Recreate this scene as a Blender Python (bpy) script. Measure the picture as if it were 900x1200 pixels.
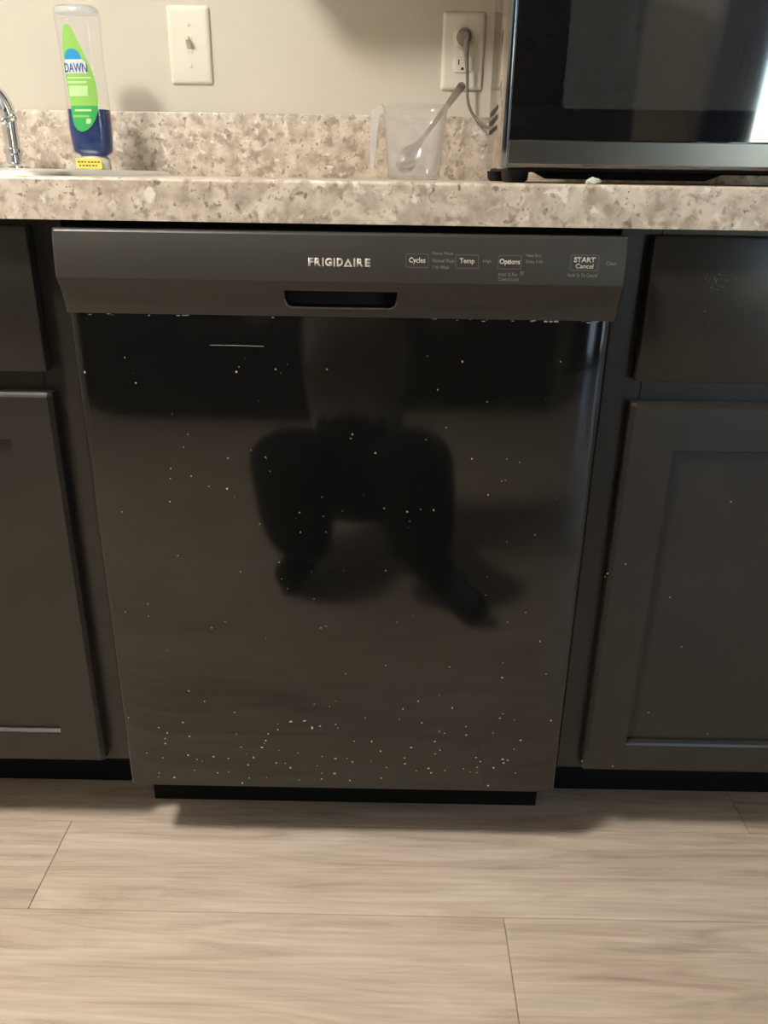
import bpy, bmesh, math, random
from mathutils import Vector, Matrix, Quaternion

random.seed(7)
SC = bpy.context.scene
COL = SC.collection
for o in list(bpy.data.objects):
    bpy.data.objects.remove(o)

# ------------------------------------------------------------------ camera
CAM_POS = Vector((0.0572, -0.9174, 0.9195))
PITCH, ROLL, YAW, FPX = 0.3964, 0.0156, -0.0041, 941.8
cd = bpy.data.cameras.new('camera'); cam = bpy.data.objects.new('camera', cd); COL.objects.link(cam)
cp, sp = math.cos(PITCH), math.sin(PITCH)
Fw = Vector((math.sin(YAW) * cp, math.cos(YAW) * cp, -sp))
Rt = Vector((math.cos(YAW), -math.sin(YAW), 0.0))
Up = Rt.cross(Fw)
R2 = Rt * math.cos(ROLL) + Up * math.sin(ROLL)
U2 = Up * math.cos(ROLL) - Rt * math.sin(ROLL)
cam.matrix_world = Matrix(((R2.x, U2.x, -Fw.x, CAM_POS.x), (R2.y, U2.y, -Fw.y, CAM_POS.y),
                           (R2.z, U2.z, -Fw.z, CAM_POS.z), (0, 0, 0, 1)))
cd.sensor_fit = 'VERTICAL'; cd.sensor_height = 36.0; cd.lens = FPX / 1200.0 * 36.0
cd.clip_start = 0.01; cd.clip_end = 100
SC.camera = cam


def pix(u, v, axis, val):
    """point of the photograph's pixel (900x1200) on the plane axis = val"""
    d = Fw + R2 * ((u - 450) / FPX) + U2 * ((600 - v) / FPX)
    return CAM_POS + d * ((val - CAM_POS[axis]) / d[axis])


# ------------------------------------------------------------------ world, light, exposure
w = bpy.data.worlds.new('world'); SC.world = w; w.use_nodes = True
wn = w.node_tree.nodes; wl = w.node_tree.links
sky = wn.new('ShaderNodeTexSky'); sky.sky_type = 'NISHITA'
sky.sun_disc = False; sky.sun_elevation = math.radians(38); sky.sun_rotation = math.radians(60)
wl.new(sky.outputs[0], wn['Background'].inputs[0]); wn['Background'].inputs[1].default_value = 2.4
LAMP_POS = (-1.0, -0.82, 2.40)
LAMP_STRENGTH = 245.0
SC.view_settings.view_transform = 'Standard'
SC.view_settings.look = 'None'
SC.view_settings.gamma = 1.0
SC.view_settings.use_curve_mapping = False
SC.view_settings.exposure = 0.0
pl = bpy.data.lights.new('window_portal', 'AREA'); pl.shape = 'RECTANGLE'; pl.size = 0.95; pl.size_y = 2.0
pl.cycles.is_portal = True
po = bpy.data.objects.new('window_portal', pl); COL.objects.link(po)
po.location = (1.675, -3.24, 1.05); po.rotation_euler = (math.radians(90), 0, 0)   # -Z looks to +Y
po.rotation_euler = (math.radians(-90), 0, math.radians(180))


# ------------------------------------------------------------------ materials
def rgb(r, g, b):
    def f(c):
        c /= 255.0
        return c / 12.92 if c <= 0.04045 else ((c + 0.055) / 1.055) ** 2.4
    return (f(r), f(g), f(b), 1.0)


MATS = {}


def mat(name, color, rough=0.5, metal=0.0, spec=0.5, coat=0.0, trans=0.0, emis=None, es=0.0, var=0.06, scale=20.0,
        bump=0.0, bscale=80.0, ior=1.45):
    m = bpy.data.materials.new(name); m.use_nodes = True
    N = m.node_tree.nodes; L = m.node_tree.links; b = N['Principled BSDF']
    b.inputs['Roughness'].default_value = rough; b.inputs['Metallic'].default_value = metal
    b.inputs['Specular IOR Level'].default_value = spec; b.inputs['Coat Weight'].default_value = coat
    b.inputs['Transmission Weight'].default_value = trans; b.inputs['IOR'].default_value = ior
    tc = N.new('ShaderNodeTexCoord')
    if var > 0:
        n = N.new('ShaderNodeTexNoise'); n.inputs['Scale'].default_value = scale; n.inputs['Detail'].default_value = 5
        L.new(tc.outputs['Object'], n.inputs['Vector'])
        r = N.new('ShaderNodeValToRGB')
        c = color
        r.color_ramp.elements[0].position = 0.3; r.color_ramp.elements[1].position = 0.7
        r.color_ramp.elements[0].color = tuple(max(0, x * (1 - var)) for x in c[:3]) + (1,)
        r.color_ramp.elements[1].color = tuple(min(1, x * (1 + var)) for x in c[:3]) + (1,)
        L.new(n.outputs['Fac'], r.inputs['Fac']); L.new(r.outputs[0], b.inputs['Base Color'])
    else:
        b.inputs['Base Color'].default_value = color
    if bump > 0:
        n2 = N.new('ShaderNodeTexNoise'); n2.inputs['Scale'].default_value = bscale; n2.inputs['Detail'].default_value = 4
        L.new(tc.outputs['Object'], n2.inputs['Vector'])
        bp = N.new('ShaderNodeBump'); bp.inputs['Strength'].default_value = bump; bp.inputs['Distance'].default_value = 0.002
        L.new(n2.outputs['Fac'], bp.inputs['Height']); L.new(bp.outputs[0], b.inputs['Normal'])
    if emis:
        b.inputs['Emission Color'].default_value = emis; b.inputs['Emission Strength'].default_value = es
    MATS[name] = m
    return m


def clear_mat(name, tint, transp, rough=0.1, spec_mix=0.12, white=(0.9, 0.92, 0.95, 1)):
    """thin clear plastic / pane: transparent + a little milky translucency + gloss by fresnel"""
    m = bpy.data.materials.new(name); m.use_nodes = True
    N = m.node_tree.nodes; L = m.node_tree.links; N.remove(N['Principled BSDF'])
    out = N['Material Output']
    t = N.new('ShaderNodeBsdfTransparent'); t.inputs[0].default_value = tint
    d = N.new('ShaderNodeBsdfTranslucent'); d.inputs[0].default_value = white
    d2 = N.new('ShaderNodeBsdfDiffuse'); d2.inputs[0].default_value = white
    md = N.new('ShaderNodeMixShader'); md.inputs[0].default_value = 0.5
    L.new(d.outputs[0], md.inputs[1]); L.new(d2.outputs[0], md.inputs[2])
    m1 = N.new('ShaderNodeMixShader'); m1.inputs[0].default_value = 1 - transp
    L.new(t.outputs[0], m1.inputs[1]); L.new(md.outputs[0], m1.inputs[2])
    g = N.new('ShaderNodeBsdfGlossy'); g.inputs['Roughness'].default_value = rough
    lw = N.new('ShaderNodeLayerWeight'); lw.inputs[0].default_value = 0.5
    pw = N.new('ShaderNodeMath'); pw.operation = 'POWER'; pw.inputs[1].default_value = 3.5
    L.new(lw.outputs['Facing'], pw.inputs[0])
    f = N.new('ShaderNodeMapRange'); f.inputs['To Min'].default_value = 0.035; f.inputs['To Max'].default_value = 0.7
    L.new(pw.outputs[0], f.inputs['Value'])
    m2 = N.new('ShaderNodeMixShader')
    L.new(f.outputs[0], m2.inputs[0]); L.new(m1.outputs[0], m2.inputs[1]); L.new(g.outputs[0], m2.inputs[2])
    L.new(m2.outputs[0], out.inputs[0])
    MATS[name] = m
    return m


def granite_mat():
    m = bpy.data.materials.new('granite_laminate'); m.use_nodes = True
    N = m.node_tree.nodes; L = m.node_tree.links; b = N['Principled BSDF']
    tc = N.new('ShaderNodeTexCoord')

    def noise(scale, detail, dist=0.0):
        n = N.new('ShaderNodeTexNoise'); n.inputs['Scale'].default_value = scale
        n.inputs['Detail'].default_value = detail; n.inputs['Distortion'].default_value = dist
        L.new(tc.outputs['Object'], n.inputs['Vector']); return n

    def ramp(src, p0, c0, p1, c1):
        r = N.new('ShaderNodeValToRGB'); e = r.color_ramp.elements
        e[0].position = p0; e[0].color = c0; e[1].position = p1; e[1].color = c1
        L.new(src, r.inputs[0]); return r

    def mix(fac, a, bb):
        x = N.new('ShaderNodeMix'); x.data_type = 'RGBA'
        L.new(fac, x.inputs['Factor'])
        for s, v in ((6, a), (7, bb)):
            if isinstance(v, tuple): x.inputs[s].default_value = v
            else: L.new(v, x.inputs[s])
        return x.outputs[2]
    W = (1, 1, 1, 1); K = (0, 0, 0, 1)
    n1 = noise(48, 6, 0.2)
    base = ramp(n1.outputs['Fac'], 0.36, rgb(178, 164, 148), 0.60, rgb(216, 204, 188)).outputs[0]
    n2 = noise(74, 6, 0.25)
    f2 = ramp(n2.outputs['Fac'], 0.52, K, 0.66, W).outputs[0]
    c = mix(f2, base, rgb(162, 146, 131))
    n3 = noise(96, 5, 0.3)
    f3 = ramp(n3.outputs['Fac'], 0.60, K, 0.70, W).outputs[0]
    c = mix(f3, c, rgb(130, 116, 105))
    n4 = noise(70, 4, 0.3)
    f4 = ramp(n4.outputs['Fac'], 0.60, K, 0.70, W).outputs[0]
    c = mix(f4, c, rgb(228, 222, 210))
    v = N.new('ShaderNodeTexVoronoi'); v.inputs['Scale'].default_value = 170
    L.new(tc.outputs['Object'], v.inputs['Vector'])
    f5 = ramp(v.outputs['Distance'], 0.10, W, 0.20, K).outputs[0]
    n6 = noise(25, 2); f6 = ramp(n6.outputs['Fac'], 0.5, K, 0.6, W).outputs[0]
    mm = N.new('ShaderNodeMath'); mm.operation = 'MULTIPLY'
    L.new(f5, mm.inputs[0]); L.new(f6, mm.inputs[1])
    c = mix(mm.outputs[0], c, rgb(132, 118, 106))
    L.new(c, b.inputs['Base Color'])
    b.inputs['Roughness'].default_value = 0.35; b.inputs['Specular IOR Level'].default_value = 0.4
    bp = N.new('ShaderNodeBump'); bp.inputs['Strength'].default_value = 0.08; bp.inputs['Distance'].default_value = 0.001
    L.new(n3.outputs['Fac'], bp.inputs['Height']); L.new(bp.outputs[0], b.inputs['Normal'])
    MATS['granite'] = m


def plank_mat():
    m = bpy.data.materials.new('vinyl_oak_plank'); m.use_nodes = True
    N = m.node_tree.nodes; L = m.node_tree.links; b = N['Principled BSDF']
    tc = N.new('ShaderNodeTexCoord'); oi = N.new('ShaderNodeObjectInfo')
    mp = N.new('ShaderNodeMapping'); mp.inputs['Scale'].default_value = (1.6, 16, 1)
    mul = N.new('ShaderNodeVectorMath'); mul.operation = 'SCALE'; mul.inputs['Scale'].default_value = 37.0
    cmb = N.new('ShaderNodeCombineXYZ')
    L.new(oi.outputs['Random'], cmb.inputs[0]); L.new(oi.outputs['Random'], cmb.inputs[1]); L.new(oi.outputs['Random'], cmb.inputs[2])
    L.new(cmb.outputs[0], mul.inputs[0])
    add = N.new('ShaderNodeVectorMath'); add.operation = 'ADD'
    L.new(tc.outputs['Object'], add.inputs[0]); L.new(mul.outputs[0], add.inputs[1])
    L.new(add.outputs[0], mp.inputs['Vector'])
    n = N.new('ShaderNodeTexNoise'); n.inputs['Scale'].default_value = 1.6; n.inputs['Detail'].default_value = 8
    n.inputs['Roughness'].default_value = 0.62; n.inputs['Distortion'].default_value = 1.6
    L.new(mp.outputs[0], n.inputs['Vector'])
    r = N.new('ShaderNodeValToRGB'); e = r.color_ramp.elements
    e[0].position = 0.28; e[0].color = rgb(168, 150, 133); e[1].position = 0.66; e[1].color = rgb(214, 199, 182)
    k = r.color_ramp.elements.new(0.47); k.color = rgb(198, 181, 163)
    L.new(n.outputs['Fac'], r.inputs[0])
    mp2 = N.new('ShaderNodeMapping'); mp2.inputs['Scale'].default_value = (5, 130, 1)
    L.new(add.outputs[0], mp2.inputs['Vector'])
    n2 = N.new('ShaderNodeTexNoise'); n2.inputs['Scale'].default_value = 1.5; n2.inputs['Detail'].default_value = 4
    L.new(mp2.outputs[0], n2.inputs['Vector'])
    r2 = N.new('ShaderNodeValToRGB'); r2.color_ramp.elements[0].position = 0.3; r2.color_ramp.elements[1].position = 0.6
    r2.color_ramp.elements[0].color = (0.80, 0.79, 0.77, 1); r2.color_ramp.elements[1].color = (1, 1, 1, 1)
    L.new(n2.outputs['Fac'], r2.inputs[0])
    x = N.new('ShaderNodeMix'); x.data_type = 'RGBA'; x.blend_type = 'MULTIPLY'; x.inputs['Factor'].default_value = 0.7
    L.new(r.outputs[0], x.inputs[6]); L.new(r2.outputs[0], x.inputs[7])
    hs = N.new('ShaderNodeHueSaturation')
    mr = N.new('ShaderNodeMapRange'); mr.inputs['To Min'].default_value = 0.95; mr.inputs['To Max'].default_value = 1.05
    L.new(oi.outputs['Random'], mr.inputs['Value']); L.new(mr.outputs[0], hs.inputs['Value'])
    L.new(x.outputs[2], hs.inputs['Color']); L.new(hs.outputs[0], b.inputs['Base Color'])
    b.inputs['Roughness'].default_value = 0.42; b.inputs['Specular IOR Level'].default_value = 0.4
    bp = N.new('ShaderNodeBump'); bp.inputs['Strength'].default_value = 0.12; bp.inputs['Distance'].default_value = 0.001
    L.new(n2.outputs['Fac'], bp.inputs['Height']); L.new(bp.outputs[0], b.inputs['Normal'])
    MATS['plank'] = m


def gloss_black(name, base, r0, r1, scale=(3, 3, 3), spec=0.5, ior=1.5):
    """black enamel with a faint greasy film (roughness varies in smears)"""
    m = bpy.data.materials.new(name); m.use_nodes = True
    N = m.node_tree.nodes; L = m.node_tree.links; b = N['Principled BSDF']
    b.inputs['Base Color'].default_value = base; b.inputs['Specular IOR Level'].default_value = spec
    b.inputs['IOR'].default_value = ior
    tc = N.new('ShaderNodeTexCoord'); mp = N.new('ShaderNodeMapping'); mp.inputs['Scale'].default_value = scale
    L.new(tc.outputs['Object'], mp.inputs[0])
    n = N.new('ShaderNodeTexNoise'); n.inputs['Scale'].default_value = 2.5; n.inputs['Detail'].default_value = 6
    n.inputs['Distortion'].default_value = 0.8
    L.new(mp.outputs[0], n.inputs['Vector'])
    mr = N.new('ShaderNodeMapRange'); mr.inputs['From Min'].default_value = 0.3; mr.inputs['From Max'].default_value = 0.7
    mr.inputs['To Min'].default_value = r0; mr.inputs['To Max'].default_value = r1
    L.new(n.outputs['Fac'], mr.inputs['Value']); L.new(mr.outputs[0], b.inputs['Roughness'])
    MATS[name] = m


mat('wall_paint', rgb(208, 201, 187), 0.85, var=0.012, scale=6, bump=0.15, bscale=160)
mat('ceiling_paint', rgb(235, 232, 225), 0.9, var=0.01)
mat('subfloor', rgb(128, 112, 94), 0.9)
mat('white_plastic', rgb(226, 222, 208), 0.35, var=0.01)
mat('white_trim', rgb(228, 226, 220), 0.4, var=0.01)
mat('slot_dark', rgb(35, 33, 32), 0.7)
mat('grey_plug', rgb(118, 112, 104), 0.45)
mat('screw', rgb(190, 186, 172), 0.4, metal=0.3)
mat('steel', rgb(232, 235, 238), 0.38, metal=1.0, var=0.02)
mat('chrome', rgb(225, 228, 232), 0.08, metal=1.0, var=0.0)
mat('spoon_steel', rgb(205, 205, 205), 0.14, metal=1.0, var=0.0)
mat('espresso_wood', rgb(43, 40, 36), 0.28, var=0.10, scale=9, spec=0.5, bump=0.03, bscale=120)
mat('espresso_inside', rgb(60, 50, 40), 0.6)
mat('toe_kick_black', rgb(16, 16, 15), 0.75, spec=0.2)
gloss_black('enamel_black', rgb(17, 17, 16), 0.045, 0.10, (3, 3, 1.0), ior=1.65)
mat('console_black', rgb(56, 54, 50), 0.40, var=0.04, scale=14, spec=0.5)
mat('pocket_shade', rgb(20, 20, 19), 0.5)
mat('lip_highlight', rgb(84, 80, 74), 0.3)
mat('print_white', rgb(205, 200, 188), 0.6, var=0.0)
mat('print_grey', rgb(140, 136, 127), 0.6, var=0.0)
mat('button_line', rgb(92, 88, 80), 0.5, var=0.0)
mat('dried_speck', rgb(196, 180, 150), 0.8, var=0.25, scale=300)
mat('smudge_grey', rgb(92, 90, 86), 0.8)
mat('chip_white', rgb(150, 150, 148), 0.6, var=0.2, scale=200)
gloss_black('microwave_black', rgb(16, 16, 17), 0.02, 0.045, ior=2.6)
gloss_black('microwave_window', rgb(52, 52, 53), 0.03, 0.055, ior=2.5)
mat('microwave_steel', rgb(150, 146, 142), 0.25, metal=1.0, var=0.03, scale=60)
mat('microwave_side', rgb(205, 192, 180), 0.12, metal=1.0, var=0.0)
mat('microwave_edge', rgb(150, 158, 168), 0.14, metal=1.0, var=0.0)
mat('rubber', rgb(20, 20, 20), 0.7)
mat('label_green', rgb(146, 200, 96), 0.4, var=0.03)
mat('label_deep_green', rgb(62, 172, 92), 0.4, var=0.0)
mat('label_blue', rgb(40, 150, 205), 0.4, var=0.0)
mat('label_white', rgb(212, 222, 222), 0.4, var=0.0)
mat('label_pale', rgb(190, 224, 160), 0.45, var=0.0)
mat('label_navy', rgb(62, 84, 150), 0.4, var=0.0)
mat('soap_blue', rgb(14, 46, 104), 0.12, var=0.05)
mat('cap_milky', rgb(215, 205, 190), 0.3, var=0.01)
mat('tag_yellow', rgb(232, 206, 96), 0.5, var=0.02)
mat('tag_ink', rgb(120, 96, 40), 0.6, var=0.0)
mat('wrapper', rgb(206, 216, 204), 0.35, var=0.25, scale=120)
mat('lamp_glass', rgb(255, 240, 215), 0.5, emis=(1.0, 0.955, 0.89, 1), es=LAMP_STRENGTH, var=0.0)
mat('brushed_nickel', rgb(170, 165, 158), 0.3, metal=1.0)
mat('sofa_fabric', rgb(30, 30, 33), 0.9, var=0.15, scale=60, bump=0.3, bscale=400)
gloss_black('fridge_black', rgb(18, 18, 18), 0.2, 0.3)
mat('dark_wood', rgb(40, 30, 24), 0.5)
mat('patio', rgb(150, 146, 138), 0.9, var=0.1, scale=3)
mat('skin', rgb(190, 140, 112), 0.5, var=0.04)
mat('shirt_grey', rgb(158, 150, 140), 0.9, var=0.08, scale=80)
mat('trousers_black', rgb(14, 14, 15), 0.9, var=0.1, scale=80)
mat('shoe_black', rgb(16, 16, 17), 0.6)
mat('shoe_sole', rgb(120, 116, 110), 0.7)
mat('hair_dark', rgb(34, 26, 20), 0.7, var=0.3, scale=200)
mat('eye_white', rgb(225, 222, 216), 0.2, var=0.0)
mat('lip_tone', rgb(160, 96, 84), 0.5, var=0.0)
mat('phone_black', rgb(14, 14, 16), 0.2)
clear_mat('bottle_clear', (0.985, 0.99, 1.0, 1), 0.965, 0.08)
clear_mat('cup_plastic', (0.98, 0.98, 0.98, 1), 0.76, 0.12, white=(0.95, 0.94, 0.92, 1))
clear_mat('cup_handle', (0.97, 0.98, 1.0, 1), 0.62, 0.12, white=(0.95, 0.96, 0.98, 1))
clear_mat('pane_glass', (0.98, 1.0, 0.99, 1), 1.0, 0.01)
granite_mat(); plank_mat()


def curtain_mat():
    m = bpy.data.materials.new('navy_curtain'); m.use_nodes = True
    N = m.node_tree.nodes; L = m.node_tree.links; b = N['Principled BSDF']
    b.inputs['Base Color'].default_value = rgb(48, 62, 96); b.inputs['Roughness'].default_value = 0.9
    tr = N.new('ShaderNodeBsdfTranslucent'); tr.inputs[0].default_value = rgb(70, 92, 140)
    mx = N.new('ShaderNodeMixShader'); mx.inputs[0].default_value = 0.35
    L.new(b.outputs[0], mx.inputs[1]); L.new(tr.outputs[0], mx.inputs[2])
    L.new(mx.outputs[0], N['Material Output'].inputs[0])
    MATS['curtain'] = m


curtain_mat()


# ------------------------------------------------------------------ mesh helpers
def box(bm, x0, x1, y0, y1, z0, z1, bev=0.0, seg=2):
    vs = [bm.verts.new((x, y, z)) for x in (x0, x1) for y in (y0, y1) for z in (z0, z1)]
    q = ((0, 1, 3, 2), (4, 6, 7, 5), (0, 4, 5, 1), (2, 3, 7, 6), (0, 2, 6, 4), (1, 5, 7, 3))
    fs = [bm.faces.new([vs[i] for i in f]) for f in q]
    if bev > 0:
        es = list({e for f in fs for e in f.edges})
        bmesh.ops.bevel(bm, geom=es, offset=bev, segments=seg, profile=0.5, affect='EDGES', clamp_overlap=True)


def loft(bm, rings, closed=True, cap=True):
    R = [[bm.verts.new(p) for p in r] for r in rings]
    n = len(R[0])
    for a, b in zip(R[:-1], R[1:]):
        for i in range(n if closed else n - 1):
            j = (i + 1) % n
            bm.faces.new((a[i], a[j], b[j], b[i]))
    if cap and closed:
        bm.faces.new(list(reversed(R[0]))); bm.faces.new(R[-1])


def lathe(bm, prof, cx, cy, n=28, cap=True):
    loft(bm, [[(cx + r * math.cos(2 * math.pi * i / n), cy + r * math.sin(2 * math.pi * i / n), z) for i in range(n)]
              for r, z in prof], True, cap)


def tube(bm, pts, rad, n=12, cap=True):
    pts = [Vector(p) for p in pts]
    rads = rad if isinstance(rad, (list, tuple)) else [rad] * len(pts)
    t0 = (pts[1] - pts[0]).normalized()
    ref = Vector((0, 0, 1)) if abs(t0.z) < 0.9 else Vector((1, 0, 0))
    u = t0.cross(ref).normalized(); rings = []; prev = t0
    for i, p in enumerate(pts):
        if i == 0: t = t0
        elif i == len(pts) - 1: t = (pts[i] - pts[i - 1]).normalized()
        else: t = ((pts[i + 1] - pts[i]).normalized() + (pts[i] - pts[i - 1]).normalized()).normalized()
        u = prev.rotation_difference(t) @ u; prev = t
        v = t.cross(u).normalized()
        rings.append([p + (u * math.cos(a) + v * math.sin(a)) * rads[i] for a in (2 * math.pi * k / n for k in range(n))])
    loft(bm, rings, True, cap)


def smooth_path(P, k=6):
    P = [Vector(p) for p in P]; out = []
    for i in range(len(P) - 1):
        a = P[max(i - 1, 0)]; b = P[i]; c = P[i + 1]; d = P[min(i + 2, len(P) - 1)]
        for s in range(k):
            t = s / k
            out.append(0.5 * ((2 * b) + (c - a) * t + (2 * a - 5 * b + 4 * c - d) * t * t + (3 * b - a - 3 * c + d) * t ** 3))
    out.append(P[-1]); return out


def sphere(bm, c, r, seg=14, rings=8, sc=(1, 1, 1)):
    g = bmesh.ops.create_uvsphere(bm, u_segments=seg, v_segments=rings, radius=r)
    for v in g['verts']:
        v.co = Vector((v.co.x * sc[0], v.co.y * sc[1], v.co.z * sc[2])) + Vector(c)


def prism_x(bm, prof, x0, x1):
    """profile of (y,z) extruded along x"""
    loft(bm, [[(x, y, z) for y, z in prof] for x in (x0, x1)])


def prism_y(bm, prof, y0, y1):
    loft(bm, [[(x, y, z) for x, z in prof] for y in (y0, y1)])


def rounded_rect(x0, x1, z0, z1, r, n=4):
    P = []
    for cx, cz, a0 in ((x1 - r, z0 + r, -90), (x1 - r, z1 - r, 0), (x0 + r, z1 - r, 90), (x0 + r, z0 + r, 180)):
        for i in range(n + 1):
            a = math.radians(a0 + 90 * i / n)
            P.append((cx + r * math.cos(a), cz + r * math.sin(a)))
    return P


def world_loc(o):
    p = Vector((0, 0, 0))
    while o: p += o.location; o = o.parent
    return p


def tag(o, label=None, cat=None, group=None, kind=None):
    if label: o['label'] = label
    if cat: o['category'] = cat
    if group: o['group'] = group
    if kind: o['kind'] = kind
    return o


def obj(name, bm, m, parent=None, smooth=False, local=False, angle=40):
    """link bm (given in world coordinates) as one mesh object under parent"""
    bmesh.ops.recalc_face_normals(bm, faces=bm.faces)
    me = bpy.data.meshes.new(name)
    if parent and not local:
        bmesh.ops.translate(bm, verts=bm.verts, vec=-world_loc(parent))
    bm.to_mesh(me); bm.free()
    me.materials.append(MATS[m] if isinstance(m, str) else m)
    if smooth:
        for p in me.polygons: p.use_smooth = True
        me.set_sharp_from_angle(angle=math.radians(angle))
    o = bpy.data.objects.new(name, me); COL.objects.link(o)
    if parent: o.parent = parent
    return o


def B(): return bmesh.new()


def bxo(name, m, parent, x0, x1, y0, y1, z0, z1, bev=0.0, seg=2, local=False):
    b = B(); box(b, x0, x1, y0, y1, z0, z1, bev, seg)
    return obj(name, b, m, parent, smooth=bev > 0, local=local, angle=35)


def thing(name, label, cat, loc, group=None):
    o = bpy.data.objects.new(name, None); COL.objects.link(o); o.location = loc; o.empty_display_size = 0.05
    return tag(o, label, cat, group)


def struct(o): return tag(o, kind='structure')


def text_bm(s, x0, x1, z0, z1, y, bold=0.0, fit=True, surf=None):
    """flat lettering in the XZ plane at depth y, fitted to the given rectangle (surf(x,z) -> y bends it)"""
    cu = bpy.data.curves.new('t', 'FONT'); cu.body = s; cu.size = 1.0; cu.offset = bold; cu.resolution_u = 3
    to = bpy.data.objects.new('t', cu); COL.objects.link(to)
    bpy.context.view_layer.update()
    me = bpy.data.meshes.new_from_object(to.evaluated_get(bpy.context.evaluated_depsgraph_get()))
    bpy.data.objects.remove(to); bpy.data.curves.remove(cu)
    xs = [v.co.x for v in me.vertices]; ys = [v.co.y for v in me.vertices]
    ax, bx_, ay, by = min(xs), max(xs), min(ys), max(ys)
    b = B(); b.from_mesh(me); bpy.data.meshes.remove(me)
    for v in b.verts:
        x = x0 + (v.co.x - ax) / (bx_ - ax) * (x1 - x0); z = z0 + (v.co.y - ay) / (by - ay) * (z1 - z0)
        v.co = (x, y if surf is None else surf(x, z), z)
    g = bmesh.ops.extrude_face_region(b, geom=list(b.faces))
    bmesh.ops.translate(b, verts=[e for e in g['geom'] if isinstance(e, bmesh.types.BMVert)], vec=(0, -0.0002, 0))
    return b


# ================================================================== SETTING
X0, X1, YB, YF, ZC = -1.62, 2.30, 0.612, -3.20, 2.44

fl = bxo('floor', 'subfloor', None, X0 - .1, X1 + .1, YF - .1, YB + .1, -0.05, -0.006); struct(fl)
PW, PL, G = 0.16, 1.22, 0.0004
plank_cache = {}


def plank(x0, x1, y0, y1):
    k = (round(x1 - x0, 4), round(y1 - y0, 4))
    if k not in plank_cache:
        b = B(); L_, W_ = k
        box(b, -L_ / 2 + G, L_ / 2 - G, -W_ / 2 + G, W_ / 2 - G, -0.006, 0.0, 0.0006, 1)
        me = bpy.data.meshes.new('plank'); bmesh.ops.recalc_face_normals(b, faces=b.faces); b.to_mesh(me); b.free()
        me.materials.append(MATS['plank']); plank_cache[k] = me
    o = bpy.data.objects.new('plank', plank_cache[k]); COL.objects.link(o); o.parent = fl
    o.location = ((x0 + x1) / 2, (y0 + y1) / 2, 0)


joints = {-1: 0.62, 0: -0.418, 1: 0.2235}
k = -4
while True:
    yt = 0.032 - PW * k; yb = yt - PW
    if yb < YF - 0.001: yb = YF
    if yt <= YF + 0.01: break
    if yb < YB:
        yt2 = min(yt, YB)
        j = joints.get(k, random.uniform(0, PL))
        x = j
        while x > X0: x -= PL
        while x < X1:
            a, c = max(x, X0), min(x + PL, X1)
            if c - a > 0.02: plank(a, c, yb, yt2)
            x += PL
    k += 1

struct(bxo('wall_back', 'wall_paint', None, X0 - .1, X1 + .1, YB, YB + .1, 0, ZC))
struct(bxo('wall_left', 'wall_paint', None, X0 - .1, X0, YF, YB, 0, ZC))
struct(bxo('wall_right', 'wall_paint', None, X1, X1 + .1, YF, YB, 0, ZC))
struct(bxo('ceiling', 'ceiling_paint', None, X0 - .1, X1 + .1, YF - .1, YB + .1, ZC, ZC + .1))
WX0, WX1, WZ1 = 1.20, 2.15, 2.06
b = B()
box(b, X0 - .1, WX0, YF - .1, YF, 0, ZC); box(b, WX1, X1 + .1, YF - .1, YF, 0, ZC); box(b, WX0, WX1, YF - .1, YF, WZ1, ZC)
struct(obj('wall_front', b, 'wall_paint'))
struct(bxo('baseboard_front', 'white_trim', None, X0 + .02, WX0 - .07, YF, YF + .014, 0, .09, .003))
struct(bxo('baseboard_right', 'white_trim', None, X1 - .014, X1, YF + .02, YB - .02, 0, .09, .003))
# glazed patio door behind the camera (reflected in the fronts)
dr = struct(bpy.data.objects.new('window_1', None)); COL.objects.link(dr); dr.location = ((WX0 + WX1) / 2, YF - .05, 0)
for a, c in ((WX0, WX0 + .05), (WX1 - .05, WX1), (1.62, 1.70)):
    bxo('window_frame', 'white_trim', dr, a, c, YF - .08, YF - .02, 0.0, WZ1, .003)
for a, c in ((0.0, .07), (WZ1 - .06, WZ1)):
    bxo('window_rail', 'white_trim', dr, WX0 + .05, WX1 - .05, YF - .075, YF - .025, a, c, .003)
for a, c in ((WX0 + .05, 1.62), (1.70, WX1 - .05)):
    bxo('pane', 'pane_glass', dr, a, c, YF - .052, YF - .048, .07, WZ1 - .06)
for a, c, z0, z1 in ((WX0 - .06, WX0, 0, WZ1), (WX1, WX1 + .06, 0, WZ1), (WX0 - .06, WX1 + .06, WZ1, WZ1 + .06)):
    bxo('casing', 'white_trim', dr, a, c, YF, YF + .015, z0, z1, .003)
struct(bxo('ground', 'patio', None, -6, 8, -12, YF - .12, -0.15, -0.05))

# ================================================================== COUNTERTOP with sink cut-out
CX0, CX1, CYF, CZ0, CZ1 = X0 + .003, 1.25, -0.0252, 0.872, 0.914
SKX0, SKX1, SKY0, SKY1 = -0.945, -0.318, 0.045, 0.535          # hole
ct = thing('countertop', 'beige and brown granite-look laminate countertop with low backsplash over dark cabinets', 'countertop', (0, .3, CZ0))
b = B()
box(b, CX0, SKX0, CYF + .02, .592, CZ0, CZ1); box(b, SKX1, CX1, CYF + .02, .592, CZ0, CZ1)
box(b, SKX0, SKX1, CYF + .02, SKY0, CZ0, CZ1); box(b, SKX0, SKX1, SKY1, .592, CZ0, CZ1)
pr = [(CYF + .02, CZ0)] + [(CYF, CZ0), (CYF, CZ1 - .004)]
for i in range(1, 5):
    a = math.radians(90 * i / 4); pr.append((CYF + .004 - .004 * math.cos(a), CZ1 - .004 + .004 * math.sin(a)))
pr.append((CYF + .02, CZ1))
prism_x(b, pr, CX0, CX1)
obj('counter_slab', b, 'granite', ct, smooth=True, angle=30)
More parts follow.
